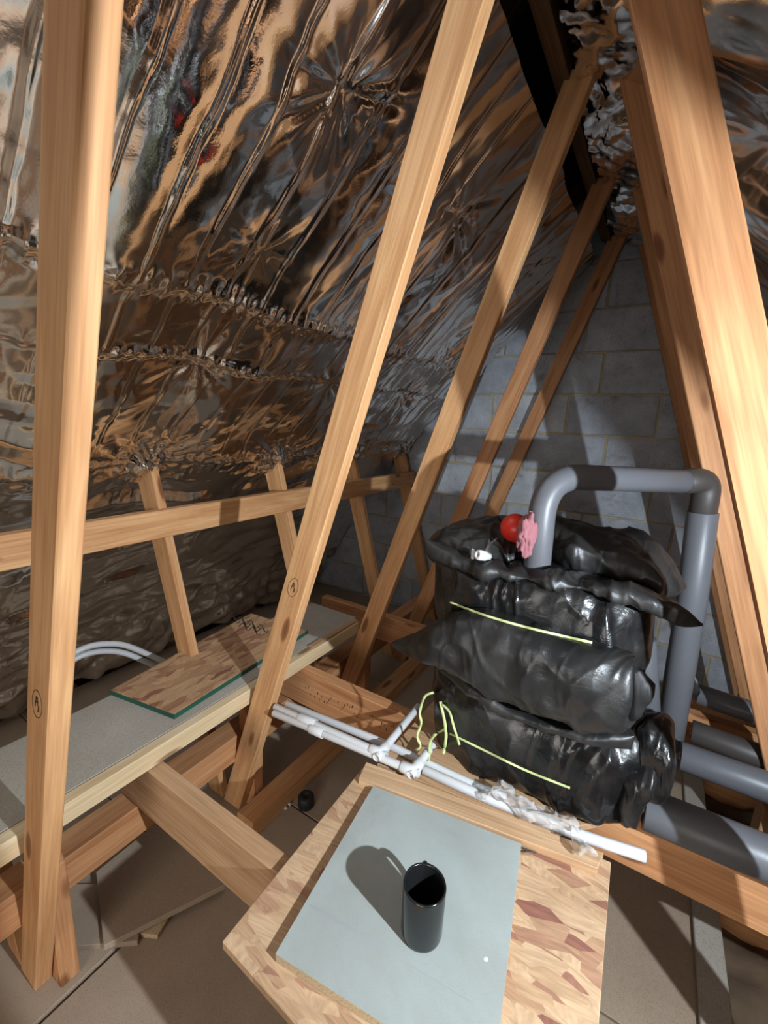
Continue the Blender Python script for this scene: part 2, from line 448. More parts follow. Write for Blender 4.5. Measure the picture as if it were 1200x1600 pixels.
for row in range(-6, 6):
    zt = -.255 - .225 * row; zb = zt - .225; zc = (zt + zb) / 2
    x = joint0.get(row, -.3) - .45 * 8
    while x < 2.4:
        w = .45
        xa, xb = x + .005, x + w - .005
        x += w
        if xb < -2.9 or xa > 2.3: continue
        top = min(roof_z(xa), roof_z(xb))
        if zb + .05 > max(roof_z(xa), roof_z(xb)) - .02: continue
        if zt > top + .12: 
            # cut the block to the slope with a half block
            if xa > AX: xb = min(xb, AX + (1.40 - zb) - .05)
            else: xa = max(xa, AX - (1.40 - zb) + .05)
            if xb - xa < .06: continue
        gap = .011 if zc < .1 else .006
        me = block_mesh(xb - xa, .225 - gap, rng.randrange(3))
        o = bpy.data.objects.new('block', me); COL.objects.link(o); o.parent = gw
        o.matrix_basis = gw.matrix_basis.inverted() @ Matrix.Translation(((xa + xb) / 2, WALL_Y + (.006 if zc < .1 else .000) + rng.uniform(-.002, .002), zc)) @ Matrix.Rotation(rng.uniform(-.004, .004), 4, 'Y')

# ---- rear gable (behind the viewpoint) with a window added to hold the soft fill light
RW = -2.4
wx0, wx1, wz0, wz1 = -.75, .95, -1.1, .30
def rp(pts): return [Vector((p[0], RW, p[1])) for p in pts]
rw = prism('wall_rear', rp([(-2.95, -1.55), (2.42, -1.55), (2.42, wz0), (-2.95, wz0)]), (0, -.1, 0), (1, 0, 0), BLOCK, None, 0)
struct(rw)
for pts in ([(-2.6, wz0), (wx0, wz0), (wx0, wz1), (-1.2, wz1)], [(wx1, wz0), (2.1, wz0), (.7, wz1), (wx1 - .25, wz1)], [(-1.2, wz1), (.7, wz1), (AX, 1.42)]):
    prism('upper_wall', rp(pts), (0, -.1, 0), (1, 0, 0), BLOCK, rw, 0)
wf = box('added_window_1', (wx0, RW - .09, wz0), (wx1, RW - .05, wz0 + .05), GLASS, None); struct(wf)
for a, b in (((wx0, wz1 - .05), (wx1, wz1)), ((wx0, wz0 + .05), (wx0 + .05, wz1 - .05)), ((wx1 - .05, wz0 + .05), (wx1, wz1 - .05)), ((.08, wz0 + .05), (.12, wz1 - .05))):
    box('added_window_frame', (a[0], RW - .09, a[1]), (b[0], RW - .05, b[1]), GLASS, wf)

# ---- roof deck behind the foil
for s, nm in ((-1, 'left'), (1, 'right')):
    x_e = AX + s * 3.0
    d = prism('ceiling_' + nm, [Vector((AX, -2.45, roof_z(AX) + .14)), Vector((x_e, -2.45, roof_z(x_e) + .14)), Vector((x_e, -2.45, roof_z(x_e) + .18)), Vector((AX, -2.45, roof_z(AX) + .18))],
              (0, 5.3, 0), (0, 1, 0), FELT, None, 0)
    struct(d)

# ---- the crinkled foil lining
PROF = [(-.43, .88), (-.72, .59), (-1.0, .31), (-1.25, .06), (-1.49, -.18), (-1.70, -.45), (-1.90, -.74), (-2.08, -1.02), (-2.20, -1.20), (-2.27, -1.33)]
def foil_surface(side, prof, vs, du, seed):
    pr = np.array(prof, float)
    # smooth the polyline
    seg = np.hypot(*np.diff(pr, axis=0).T); s = np.concatenate([[0], np.cumsum(seg)])
    n = int(s[-1] / du); us = np.linspace(0, s[-1], n)
    X = np.interp(us, s, pr[:, 0]); Z = np.interp(us, s, pr[:, 1])
    k = np.ones(21) / 21
    Xs = np.convolve(np.pad(X, 10, mode='reflect', reflect_type='odd'), k, 'valid'); Zs = np.convolve(np.pad(Z, 10, mode='reflect', reflect_type='odd'), k, 'valid')
    tx, tz = np.gradient(Xs), np.gradient(Zs); l = np.hypot(tx, tz); nx, nz = -tz / l, tx / l       # into the room
    U, W = np.meshgrid(us, vs, indexing='ij')
    XX = np.repeat(Xs[:, None], len(vs), 1)
    # trusses hold the foil every .603 m
    ph = (W - TR_Y[1] + .02) / .603; fr = ph - np.floor(ph)
    d = .030 * np.sin(np.pi * fr) ** 2 * (1 + .5 * vnoise(U * 1.5, np.floor(ph) * 3.7, seed=seed))
    def tri(p): return np.abs((p - np.floor(p)) * 2 - 1) * 2 - 1
    def crumple(k, sd, warp=.35, aspect=1.0):
        """planar facets meeting in sharp creases"""
        rg = np.random.RandomState(sd); out = 0
        w1 = warp * vnoise(U * k * .6, W * k * .6, seed=sd); w2 = warp * vnoise(U * k * .6 + 9, W * k * .6, seed=sd + 1)
        for i in range(4):
            a = rg.uniform(0, np.pi); f = k * rg.uniform(.6, 1.4)
            out = out + tri(f * (np.cos(a) * U * aspect + np.sin(a) * W) + rg.uniform(0, 9) + (w1 if i % 2 else w2)) / (f / k)
        return out / 4
    low = np.clip((U - .8) / .9, 0, 1)
    # broad billows and planar facets
    d += .014 * vnoise(U * 1.7, W * 4.2, seed=seed + 1)
    d += .012 * crumple(2.6, seed + 2, .5, .7) + .0016 * crumple(6, seed + 20, .4)
    # stitched quilt seams running down the slope
    wob = .030 * vnoise(U * 2.2, W * 1.5, seed=seed + 3) + .004 * vnoise(U * 9, W * 3, seed=seed + 4) + .03 * (U - .8)
    q = (W + wob) / .112; fq = q - np.floor(q); e = np.abs(fq - .5) * 2                       # 1 at a seam
    puff = .0040 * (1 - e ** 2)
    rib = np.clip(1 - (1 - e) / .17, 0, 1) ** 1.3 * (.0050 + .002 * np.clip(W - 1, 0, 1) + .0010 * vnoise(U * 45, np.floor(q + .5), seed=seed + 5))
    shade = np.clip(1.2 - U / 1.6, .22, 1)                                                  # seams are tightest up high
    d += (puff + rib) * shade
    # fan-shaped tension folds around each staple
    for Yt in TR_Y:
        for px in (-.65, -.907, -1.168, -1.49):
            up = np.interp(-px, -X, us); r = np.hypot(U - up, W - (Yt - .02)) + 1e-4
            th = np.arctan2(W - (Yt - .02), U - up)
            big = {-.65: .5, -.907: .2, -1.168: .5, -1.49: 1.0}[px]
            fold = tri(th * 1.15 + .8 * vnoise(th * 1.3 + Yt * 9, U * 0 + px * 5, seed=seed + 6)) + .5 * tri(th * 2.1 + Yt * 5)
            d += big * ((.030 if px == -1.49 else -.022) * np.exp(-(r / (.055 if px == -1.49 else .08)) ** (2 if px == -1.49 else 1.2)) + .009 * fold * np.exp(-r / .13) * np.clip(r / .05, 0, 1))
            if px == -1.49:
                m = np.exp(-(r / .085) ** 2)
                d += m * .026 * crumple(20, seed + 7, .6) + m * .012 * crumple(46, seed + 8, .6)
    # taped laps along the roof
    for (ux, wd_, am) in ((.825, .032, .014), (1.03, .016, .011), (1.49, .05, .008)):
        c = ux + .02 * vnoise(W * 2.3, W * 0, seed=seed + 9)
        g = np.exp(-((U - c) / wd_) ** 2)
        d += g * am * (.6 + .4 * vnoise(W * 9, U * 4, seed=seed + 10)) + g * .009 * crumple(24, seed + 11)
        d -= .007 / (1 + np.exp(-(U - c) / .005)) * np.exp(-np.clip(U - c, 0, 9) / .12)
    # long creases running with the roof, then loose crumple toward the eaves
    d += low * .011 * tri(U * 5.2 + 1.1 * vnoise(U * 2, W * 1.6, seed=seed + 12)) * (.5 + .5 * vnoise(U * 3, W * 2.5, seed=seed + 13))
    d += low * .0012 * crumple(10, seed + 30, .5, 2.4)
    eav = np.clip((U - 1.8) / .6, 0, 1)
    d += eav * (.026 * crumple(2.6, seed + 14, .5, 2.6) + .0035 * crumple(7, seed + 15, .4, 2.2))
    bot = np.clip((U - 2.35) / .25, 0, 1)
    d += bot * .022 * crumple(9, seed + 60, .5)
    if side > 0:
        tp = np.exp(-(U / .22) ** 2)
        d += tp * (.010 * crumple(13, seed + 50, .6) + .006 * crumple(30, seed + 51, .6))
    d += .0004 * crumple(22, seed + 17, .6)
    PX = Xs[:, None] + nx[:, None] * d; PZ = Zs[:, None] + nz[:, None] * d
    if side > 0: PX = 2 * AX - PX
    nu, nv = U.shape
    V = np.stack([PX, W, PZ], -1).reshape(-1, 3)
    i = np.arange(nu * nv).reshape(nu, nv)
    Fq = np.stack([i[:-1, :-1], i[:-1, 1:], i[1:, 1:], i[1:, :-1]], -1).reshape(-1, 4)
    if side > 0: Fq = Fq[:, ::-1]
    return np_mesh('foil_lining', V, Fq)
vL = np.concatenate([np.arange(-2.38, .1, .02), np.arange(.1, 2.68, .0045)])
fo = link_mesh('foil_lining', foil_surface(-1, PROF, vL, .0085, 3), FOIL)
tag(fo, 'crinkled silver foil insulation lining the slope above the chipboard walkway', 'foil insulation')
vR = np.concatenate([np.arange(-2.38, .3, .025), np.arange(.3, 2.68, .012)])
PROF_R = [(-.205, .955), (-.24, .93), (-.33, .905), (-.43, .85)] + PROF[1:]
fo = link_mesh('foil_lining', foil_surface(1, PROF_R, vR, .012, 40), FOIL)
tag(fo, 'dim foil insulation on the slope behind the grey lagged pipes', 'foil insulation')

# ================================================================ ROOF TRUSSES
def web(name, xl0, w, slope, z0, z1, y, mat, parent, cut=0.0):
    """in-plane web whose left edge is x = xl0 + slope*z"""
    pts = [Vector((xl0 + slope * z0, y, z0)), Vector((xl0 + w + slope * z0, y, z0)), Vector((xl0 + w + slope * (z1 - cut), y, z1 - cut)), Vector((xl0 + slope * z1, y, z1))]
    return prism(name, pts, (0, T, 0), (slope, 0, 1), mat, parent)
A0, AW, SL = -.6917, .082, .3375
LABELS = ['pine roof truss with a rough-edged web standing between floor panels and walkway board',
          'pine roof truss with circle-stamped web beside the green-edged strand board',
          'pine roof truss whose web meets the far end of the chipboard walkway',
          'pine roof truss behind the black lagged tank, second from the block gable',
          'pine roof truss set hard against the block gable wall']
TRUSS, WEBS = [], []
for k, y in enumerate(TR_Y):
    t = empty('roof_truss', (AX, y, Z_F), LABELS[k], 'roof truss', 'roof trusses'); TRUSS.append(t)
    m = PINE if k in (0, 1, 2) else PINE2
    a = web('web', A0, AW, SL, Z_F, .97, y, m, t); WEBS.append(a)
    web('web', 2 * AX - A0 - AW, AW, -SL, Z_F, .94, y, PINE2 if k else PINE, t)
    # short webs from the floor to mid rafter
    for s in (-1, 1):
        xb, sl = -1.572, -.285
        z0, z1 = Z_F, -.16
        def px(x): return x if s < 0 else 2 * AX - x
        pts = [(xb + sl * (z0 + .22), z0), (xb + .078 + sl * (z0 + .22), z0), (xb + .078 + sl * (z1 + .22), z1 + .02), (xb + sl * (z1 + .22), z1 - .06)]
        prism('web', [Vector((px(p[0]), y + .002, p[1])) for p in pts], (0, T - .004, 0), (s * .285, 0, 1), PINE if s < 0 else PINE2, t)
        # rafter behind the foil
        pr = [(AX + s * .02, roof_z(AX) + .02), (AX + s * 2.75, roof_z(AX + 2.75) + .02), (AX + s * 2.75, roof_z(AX + 2.75) + .12), (AX + s * .02, roof_z(AX) + .12)]
        prism('rafter', [Vector((p[0], y, p[1])) for p in pr], (0, T, 0), (s, 0, -1), DARKW, t)
    box('bottom_chord', (AX - 2.6, y, -1.495), (AX + 2.6, y + T, -1.40), PINE2, t)
    # upright packing piece nailed to the far side of the web's foot
    if k < 3:
        yf = y + T + .002
        q1, q0 = [(onY(127, 1522, yf + .042), onY(108, 1380, yf + .042)), (onY(411, 1256, yf + .042), onY(411, 1168, yf + .042)), (None, None)][k] if k < 2 else (Vector((-.985, 0, Z_F)), Vector((-.975, 0, -1.04)))
        sl = (q0.x - q1.x) / (q0.z - q1.z); xb = q1.x + sl * (Z_F - q1.z); xt = q1.x + sl * (-1.02 - q1.z)
        prism('foot_post', [Vector((xb - .075, yf, Z_F)), Vector((xb, yf, Z_F)), Vector((xt, yf, -1.04)), Vector((xt - .075, yf, -.98))], (0, .042, 0), (sl, 0, 1), PINE2, t)

# grade stamps: an inked ring with a mark inside, on two webs
def stamp(k, px, py, rad, parent):
    c = onY(px, py, TR_Y[k]) ; y = TR_Y[k] - .0006
    V, Fq = [], []
    n = 40
    for i in range(n):
        a = 2 * math.pi * i / n
        for rr in (rad, rad - .0016): V.append((rr * .72 * math.cos(a) + .33 * rr * math.sin(a), 0, rr * 1.15 * math.sin(a)))
    for i in range(n): j = (i + 1) % n; Fq.append((2 * i, 2 * i + 1, 2 * j + 1, 2 * j))
    def stroke(a, b, w=.0011):
        a, b = Vector((a[0], 0, a[1])), Vector((b[0], 0, b[1])); d = (b - a).normalized(); nn = Vector((-d.z, 0, d.x)) * w
        q = len(V); V.extend([tuple(a + nn), tuple(a - nn), tuple(b - nn), tuple(b + nn)]); Fq.append((q, q + 1, q + 2, q + 3))
    for a, b in (((-.5, -.3), (.1, .6)), ((.1, .6), (.25, -.5)), ((-.3, .1), (.4, .25)), ((-.1, -.6), (.4, -.1)), ((.35, .6), (.2, .3))):
        stroke((a[0] * rad * .7, a[1] * rad), (b[0] * rad * .7, b[1] * rad))
    o = link_mesh('grade_stamp', np_mesh('grade_stamp', V, Fq, False), INK, parent, (c.x, y, c.z))
    o['label'] = 'faint inked grade stamp in a ring'
stamp(1, 458, 918, .026, WEBS[1])
stamp(0, 58, 1100, .026, WEBS[0])

# ================================================================ ROOF TIMBERS
o = box('timber_brace', (-1.458, -.6, -.435), (-1.42, 2.70, -.338), PINE, None, (0, 1, 0))
tag(o, 'long horizontal pine brace nailed across the short webs in front of foil', 'brace')
o = prism('ridge_plank', [Vector((-.405, -1.5, .965)), Vector((-.355, -1.5, .945)), Vector((-.34, -1.5, 1.10)), Vector((-.40, -1.5, 1.10))], (0, 4.2, 0), (0, 1, 0), DARKW)
tag(o, 'dark brown plank running along under the ridge', 'plank')

# ================================================================ RAISED CROSS TIMBERS
Z_J = -.93
o = box('cross_joist', (-1.165, .517, -1.085), (-.20, .560, Z_J), SAWN); tag(o, 'sawn cross joist running under the chipboard walkway and the mug board', 'joist')
j2 = box('cross_joist', (-1.165, 1.102, -1.075), (.66, 1.147, Z_J), PINE2); tag(j2, 'ink-marked cross joist running under the front of the lagged tank', 'joist')
o = box('cross_joist', (-1.40, 1.680, -1.06), (.66, 1.722, Z_J), PINE2); tag(o, 'cross joist running behind the lagged tank past the walkway end', 'joist')
o = box('edge_runner', (-1.170, -.5, -1.185), (-1.086, 2.62, -1.088), PINE2, None, (0, 1, 0)); tag(o, 'long pine runner under the walkway, crossed by the raised joists', 'runner')
o = box('edge_runner', (.56, -.5, -1.185), (.645, 2.62, -1.088), PINE2, None, (0, 1, 0)); tag(o, 'long pine runner under the grey lagged pipes', 'runner')
o = box('floor_batten', (-1.022, .80, Z_F), (-.945, 2.55, -1.312), PINE, None, (0, 1, 0)); tag(o, 'pine batten lying on the floor from the stamped web toward the gable', 'batten')
o = box('floor_batten', (.285, -.6, Z_F), (.352, 2.1, -1.362), CHIPG, None, (0, 1, 0)); tag(o, 'dusty batten edging the floor beside the open joist bay', 'batten')
for x, y in ((-1.19, .62),): pass
# inked timber marks on the joist under the tank
Vm, Fm = [], []
r = random.Random(4)
for i in range(46):
    px, py = 478 + i * 3.6, 1060 + i * 1.62 + 18 + r.uniform(-7, 7)
    if i in (12, 13, 24, 25, 26, 36): continue
    c = onY(px, py, 1.1012); w, h = r.uniform(.0008, .0022), r.uniform(.002, .006)
    sk = r.uniform(-.003, .003); q = len(Vm)
    Vm += [(c.x - w, 1.1012, c.z - h), (c.x + w, 1.1012, c.z - h), (c.x + w + sk, 1.1012, c.z + h), (c.x - w + sk, 1.1012, c.z + h)]; Fm.append((q, q + 1, q + 2, q + 3))
link_mesh('timber_mark', np_mesh('timber_mark', Vm, Fm, False), INK, j2)['kind'] = 'stuff'

# ---- chipboard walkway with its pale edge lath
o = slab('walkway_board', [(-1.335, -.45), (-1.046, -.45), (-1.046, 1.50), (-1.335, 1.50)], -.895, -.877, CHIPG, None, (0, 1, 0))
tag(o, 'long grey chipboard walkway board laid over the cross joists', 'chipboard')
for y in (.52, 1.105): 
    o = box('packing_strip', (-1.33, y, Z_J), (-1.06, y + .04, -.895), SAWN); tag(o, 'packing strip under the walkway on the %s joist' % ('ink-marked' if y > 1 else 'sawn'), 'packing')
o = box('edge_lath', (-1.044, .05, Z_J + .001), (-1.010, 1.475, -.877), LATH, None, (0, 1, 0)); tag(o, 'pale planed lath along the open edge of the walkway board', 'lath')
o = box('edge_lath', (-1.040, 1.17, -.8765), (-1.014, 1.47, -.868), SAWN, None, (0, 1, 0)); tag(o, 'short thin lath strip on the far end of the pale walkway lath', 'lath')
ob = empty('strand_board', (-1.2, .9, -.877), 'reddish strand board with green painted edges lying on the walkway', 'board')
cs = [onZ(*p, -.861) for p in ((172, 1078), (272, 1116), (480, 985), (392, 958))]
cs = [(c.x, c.y) for c in cs]
slab('sheet', cs, -.877, -.861, OSBR, ob, (0, 1, 0))
for i in range(4):
    a, b = Vector((*cs[i], 0)), Vector((*cs[(i + 1) % 4], 0)); d = (b - a).normalized(); n = Vector((d.y, -d.x, 0)) * .0012
    slab('painted_edge', [tuple((a - d * .001)[:2]), tuple((b + d * .001)[:2]), tuple((b + n + d * .001)[:2]), tuple((a + n - d * .001)[:2])], -.8768, -.8618, GREEN, ob, bevel=0)['label'] = 'dark green painted edge'
# scrawled black mark on its face
rr = random.Random(9); pts = []
V, Fq = [], []
for ln in range(3):
    p = [onZ(365 + i * 3.2 + ln * 4, 963 + ln * 6 + i * 1.3 + 5 * math.sin(i * 1.3 + ln) , -.8606) for i in range(18 - ln * 4)]
    for a, b in zip(p[:-1], p[1:]):
        d = (b - a).normalized(); n = Vector((-d.y, d.x, 0)) * .0022; q = len(V)
        V += [tuple(a + n), tuple(a - n), tuple(b - n), tuple(b + n)]; Fq.append((q, q + 1, q + 2, q + 3))
link_mesh('scrawl', np_mesh('scrawl', V, Fq, False), INK, ob)['label'] = 'scrawled black marker line'

# ---- grey flexible pipes arching behind the walkway
for k, dz in enumerate((0, -.026)):
    p = [onX(60, 1075, -1.62), onX(120, 1018, -1.60), onX(180, 1006, -1.585), onX(230, 1022, -1.565), onX(285, 1052, -1.545), onX(330, 1105, -1.53)]
    p = [Vector((q.x - .012 * k, q.y, q.z + dz - .004 * i * k)) for i, q in enumerate(p)]
    sm = []
    for i in range(len(p) - 1):
        p0, p1, p2, p3 = p[max(i - 1, 0)], p[i], p[i + 1], p[min(i + 2, len(p) - 1)]
        for j in range(8):
            u = j / 8; sm.append(.5 * ((2 * p1) + (p2 - p0) * u + (2 * p0 - 5 * p1 + 4 * p2 - p3) * u * u + (3 * p1 - p0 - 3 * p2 + p3) * u ** 3))
    sm.append(p[-1])
    o = tube('flexible_pipe', sm, .0105, GREYP, None, 14)
    tag(o, ('upper' if k == 0 else 'lower') + ' of two grey flexible pipes arching behind the walkway', 'pipe', 'grey flexible pipes')

# ---- loose floor pieces by the first truss
o = slab('loose_board', [onZ(p[0], p[1], -1.345)[:2] for p in ((150, 1362), (162, 1478), (352, 1382), (262, 1272))], -1.362, -1.345, CHIP, None, (0, 1, 0)); tag(o, 'square loose chipboard offcut under the edge of the sawn joist', 'chipboard')
o = slab('loose_board', [onZ(p[0], p[1], -1.362)[:2] for p in ((100, 1380), (118, 1478), (215, 1470), (235, 1380))], Z_F, -1.363, CHIP, None, (0, 1, 0)); tag(o, 'chipboard offcut trapped beneath the square loose piece', 'chipboard')
o = slab('loose_board', [onZ(p[0], p[1], Z_F + .014)[:2] for p in ((214, 1458), (246, 1462), (264, 1432), (228, 1436))], Z_F + .0005, Z_F + .014, CHIPE, None, (0, 1, 0)); tag(o, 'small triangular chipboard scrap poking from under the square piece', 'chipboard')
cp = onZ(478, 1258, Z_F)
o = lathe('pipe_cap', [(.001, 0), (.027, 0), (.029, .003), (.029, .036), (.026, .041), (.012, .043), (.010, .039), (.001, .039)], BLACKP, (cp.x, cp.y, Z_F)); tag(o, 'small round black cap lying on the floor below the white pipes', 'cap')
for k, (px, py) in enumerate(((452, 1258), (446, 1264))):
    c = onZ(px, py, Z_F); o = box('plaster_crumb', (c.x - .006, c.y - .004, Z_F), (c.x + .006, c.y + .006, Z_F + .007), WHITEP, None, bevel=.002, rotz=k); tag(o, 'white crumb on the floor beside the round black cap', 'crumb', 'white floor crumbs')

# ================================================================ MUG BOARD
OB = [(-.524, .371), (.062, .345), (.046, .928), (-.545, .850)]
o = slab('strand_board', OB, Z_J, -.912, OSB, None, (1, 0, 0)); tag(o, 'orange strand board platform carrying the grey sheet and black mug', 'board')
o = box('support_block', (-.46, .76, Z_F), (-.05, .80, Z_J), SAWN); tag(o, 'upright timber block propping the strand board platform', 'block')
BT = [(-.522, .783), (.022, .876), (.030, .922), (-.536, .838)]
o = slab('wood_batten', BT, -.912, -.892, SAWN, None, (1, .17, 0)); tag(o, 'flat wooden batten along the strand board edge beside white pipes', 'batten')
GB = [onZ(p[0], p[1], -.894)[:2] for p in ((583, 1228), (815, 1318), (775, 1600), (430, 1490))]
gbx = Vector(GB[2]); GB[2] = (-.062, .452); 
gb = empty('primed_sheet', (-.27, .6, -.912), 'pale grey primed chipboard sheet under the black mug', 'board')
_g = slab('sheet', GB, -.912, -.8942, CHIPE, gb, (1, 0, 0), .001)
slab('painted_face', [(Vector(p) * .998 + Vector((-.0005, .001)))[:] for p in GB], -.8943, -.894, CHIPW, gb, (1, 0, 0), 0)
V, Fq = [], []
for a, b in (((484, 1415), (735, 1565)), ((484, 1413), (620, 1490))):
    a, b = onZ(*a, -.8937), onZ(*b, -.8937); d = (b - a).normalized(); n = Vector((-d.y, d.x, 0)) * .0008; q = len(V)
    V += [tuple(a + n), tuple(a - n), tuple(b - n), tuple(b + n)]; Fq.append((q, q + 1, q + 2, q + 3))
link_mesh('pencil_line', np_mesh('pencil_line', V, Fq, False), PENCIL, gb)
c = onZ(759, 1498, -.894); o = lathe('paint_spot', [(.0001, .0008), (.003, .0008), (.0042, 0)], WHITEP, (c.x, c.y, -.894), gb, 12)
# rusty nails at the sheet's corner
for k, (px, py, a) in enumerate(((795, 1312, .1), (808, 1318, -.3), (818, 1330, .4), (826, 1326, 0), (800, 1304, .2), (812, 1322, -.1))):
    c = onZ(px, py, -.905); dr = Vector((math.cos(a + .2), math.sin(a + .2), 0)) * .017
    p0 = Vector((c.x, c.y, -.9085 + .001 * (k % 3)))
    o = tube('nail', [p0 - dr, p0 + dr * .8, p0 + dr], .0014, NAILM, None, 8); tag(o, 'bent rusty nail scattered between the grey sheet corner and batten', 'nail', 'rusty nails')

# mug
mc = Vector((-.233, .571, -.894)); R_M, H_M = .037, .106
mug = empty('mug', mc, 'slim black mug standing on the pale grey sheet', 'mug')
lathe('cup', [(.001, .0015), (R_M - .006, .0015), (R_M - .004, 0), (R_M - .001, .003), (R_M, .008), (R_M + .0008, H_M - .003), (R_M, H_M), (R_M - .0022, H_M), (R_M - .0035, H_M - .003), (R_M - .0042, .012), (R_M - .008, .007), (.001, .007)], MUGM, mc, mug, 56)
lathe('dregs', [(.001, .012), (R_M - .0045, .012), (R_M - .0045, .008)], TEA, mc, mug, 40)
hd = Vector((-.42, .90, 0)).normalized()
hp = [mc + hd * (R_M - .002) + Vector((0, 0, .082)), mc + hd * (R_M + .016) + Vector((0, 0, .083)), mc + hd * (R_M + .027) + Vector((0, 0, .070)), mc + hd * (R_M + .027) + Vector((0, 0, .045)), mc + hd * (R_M + .016) + Vector((0, 0, .027)), mc + hd * (R_M - .002) + Vector((0, 0, .022))]
tube('handle', fillet(hp, .014, 5), .0058, MUGM, mug, 14)

# ================================================================ WATER TANK IN BLACK SACKS
bb = slab('tank_base_board', [(-.52, .868), (-.08, .925), (.02, 1.03), (.05, 1.75), (-.50, 1.75)], Z_J, -.912, SAWN, None, (1, 0, 0)); tag(bb, 'board laid across the joists beneath the lagged tank', 'board')
tank = empty('water_tank', (-.2, 1.25, -.912), 'loft water tank wrapped in black polythene sacks tied with green twine', 'water tank')
def resample(pts, n):
    P = np.array(pts, float); s = np.concatenate([[0], np.cumsum(np.hypot(*np.diff(P, axis=0).T))]); s /= s[-1]
    # Catmull-Rom through the outline
    t = np.linspace(0, 1, n); out = []
    for tt in t:
        i = min(np.searchsorted(s, tt, 'right') - 1, len(P) - 2); u = (tt - s[i]) / (s[i + 1] - s[i])
        p0, p1, p2, p3 = P[max(i - 1, 0)], P[i], P[i + 1], P[min(i + 2, len(P) - 1)]
        out.append(.5 * ((2 * p1) + (p2 - p0) * u + (2 * p0 - 5 * p1 + 4 * p2 - p3) * u * u + (3 * p1 - p0 - 3 * p2 + p3) * u ** 3))
    return np.array(out)
TANK_BVH_V, TANK_BVH_F = [], []
def sack(name, top, bot, Yp, Yc, depth, seed, mat=SACK, ends=(.5, .5), amp=.012, n=170, m=110, exp=.75, parent=None, creases=1.0, back=None):
    tp = resample(top, n); bt = resample(bot, n)
    TP = np.array([onY(p[0], p[1], Yp)[:] for p in tp]); BT_ = np.array([onY(p[0], p[1], Yp)[:] for p in bt])
    s = np.linspace(0, 1, n)
    env = np.minimum(1, np.clip(s / .22, 0, 1) ** ends[0]) * np.minimum(1, np.clip((1 - s) / .22, 0, 1) ** ends[1])
    mid = (TP + BT_) / 2; half = (TP - BT_) / 2
    th = np.linspace(0, 2 * np.pi, m, endpoint=False)
    sg = lambda v, e: np.sign(v) * np.abs(v) ** e
    ca, sa = sg(np.cos(th), exp), sg(np.sin(th), exp)
    fd = depth; bd = back if back is not None else depth
    yo = np.where(ca[None, :] < 0, ca[None, :] * fd, ca[None, :] * bd) * env[:, None]
    P = mid[:, None, :] + half[:, None, :] * sa[None, :, None]
    P[:, :, 1] = Yc + yo
    # normals of the smooth shape
    du = np.gradient(P, axis=0); dv = np.roll(P, -1, 1) - np.roll(P, 1, 1)
    nn = np.cross(du, dv); nn /= np.linalg.norm(nn, axis=2, keepdims=True) + 1e-9
    if np.mean(nn[:, m // 2, 1]) > 0: nn = -nn
    x, y, z = P[..., 0], P[..., 1], P[..., 2]
    w1 = vnoise(x * 6, y * 6, z * 6, seed) 
    d = amp * .9 * w1 + amp * .45 * vnoise(x * 15 + w1, y * 15, z * 15, seed + 1)
    cr = ridged(x * 8 + z * 7 + 1.3 * w1, y * 3, z * 4 - x * 3, seed + 2); d += creases * amp * .55 * np.clip(cr, 0, 1) ** 3
    cr = ridged(x * 13 - z * 6 + w1, y * 5, z * 8 + x * 5, seed + 3); d += creases * amp * .40 * np.clip(cr, 0, 1) ** 3
    cr = ridged(x * 34 + 2 * w1, y * 12, z * 11, seed + 4); d += creases * amp * .22 * np.clip(cr, 0, 1) ** 2
    tri = lambda p: np.abs((p - np.floor(p)) * 2 - 1) * 2 - 1
    rg = np.random.RandomState(seed); w2 = vnoise(x * 9, y * 9, z * 9, seed + 6)
    for i in range(7):
        v3 = rg.normal(size=3); v3 /= np.linalg.norm(v3); f = rg.uniform(7, 24)
        mk = np.clip(.3 + 1.2 * vnoise(x * 5 + i * 3, y * 5, z * 5, seed + 10 + i), 0, 1)
        d += creases * amp * .42 * mk * tri(f * (v3[0] * x + v3[1] * y + v3[2] * z) + .5 * w1 + .35 * w2 + rg.uniform(0, 9)) * 9 / f
    d *= np.clip(env, .25, 1)[:, None]
    P = P + nn * d[..., None]
    P[..., 2] = np.maximum(P[..., 2], -.9105)
    V = P.reshape(-1, 3).tolist(); Fq = []
    idx = np.arange(n * m).reshape(n, m)
    Fq = np.stack([idx[:-1, :], np.roll(idx, -1, 1)[:-1, :], np.roll(idx, -1, 1)[1:, :], idx[1:, :]], -1).reshape(-1, 4).tolist()
    for row in (0, n - 1):
        c = len(V); V.append(P[row].mean(0).tolist())
        for j in range(m): Fq.append([c, int(idx[row, j]), int(idx[row, (j + 1) % m]), c])
    Vv = np.array(V); o0 = Vector(Vv.mean(0))
    me = bpy.data.meshes.new(name)
    me.from_pydata((Vv - np.array(o0)).tolist(), [], [f if f[0] != f[3] else f[:3] for f in Fq]); me.update()
    bm = bmesh.new(); bm.from_mesh(me); bmesh.ops.recalc_face_normals(bm, faces=bm.faces); bm.to_mesh(me); bm.free(); smooth(me)
    off = len(TANK_BVH_V); TANK_BVH_V.extend([tuple(v) for v in V]); TANK_BVH_F.extend([[i + off for i in (f if f[0] != f[3] else f[:3])] for f in Fq])
    return link_mesh(name, me, mat, parent if parent is not None else tank, o0)
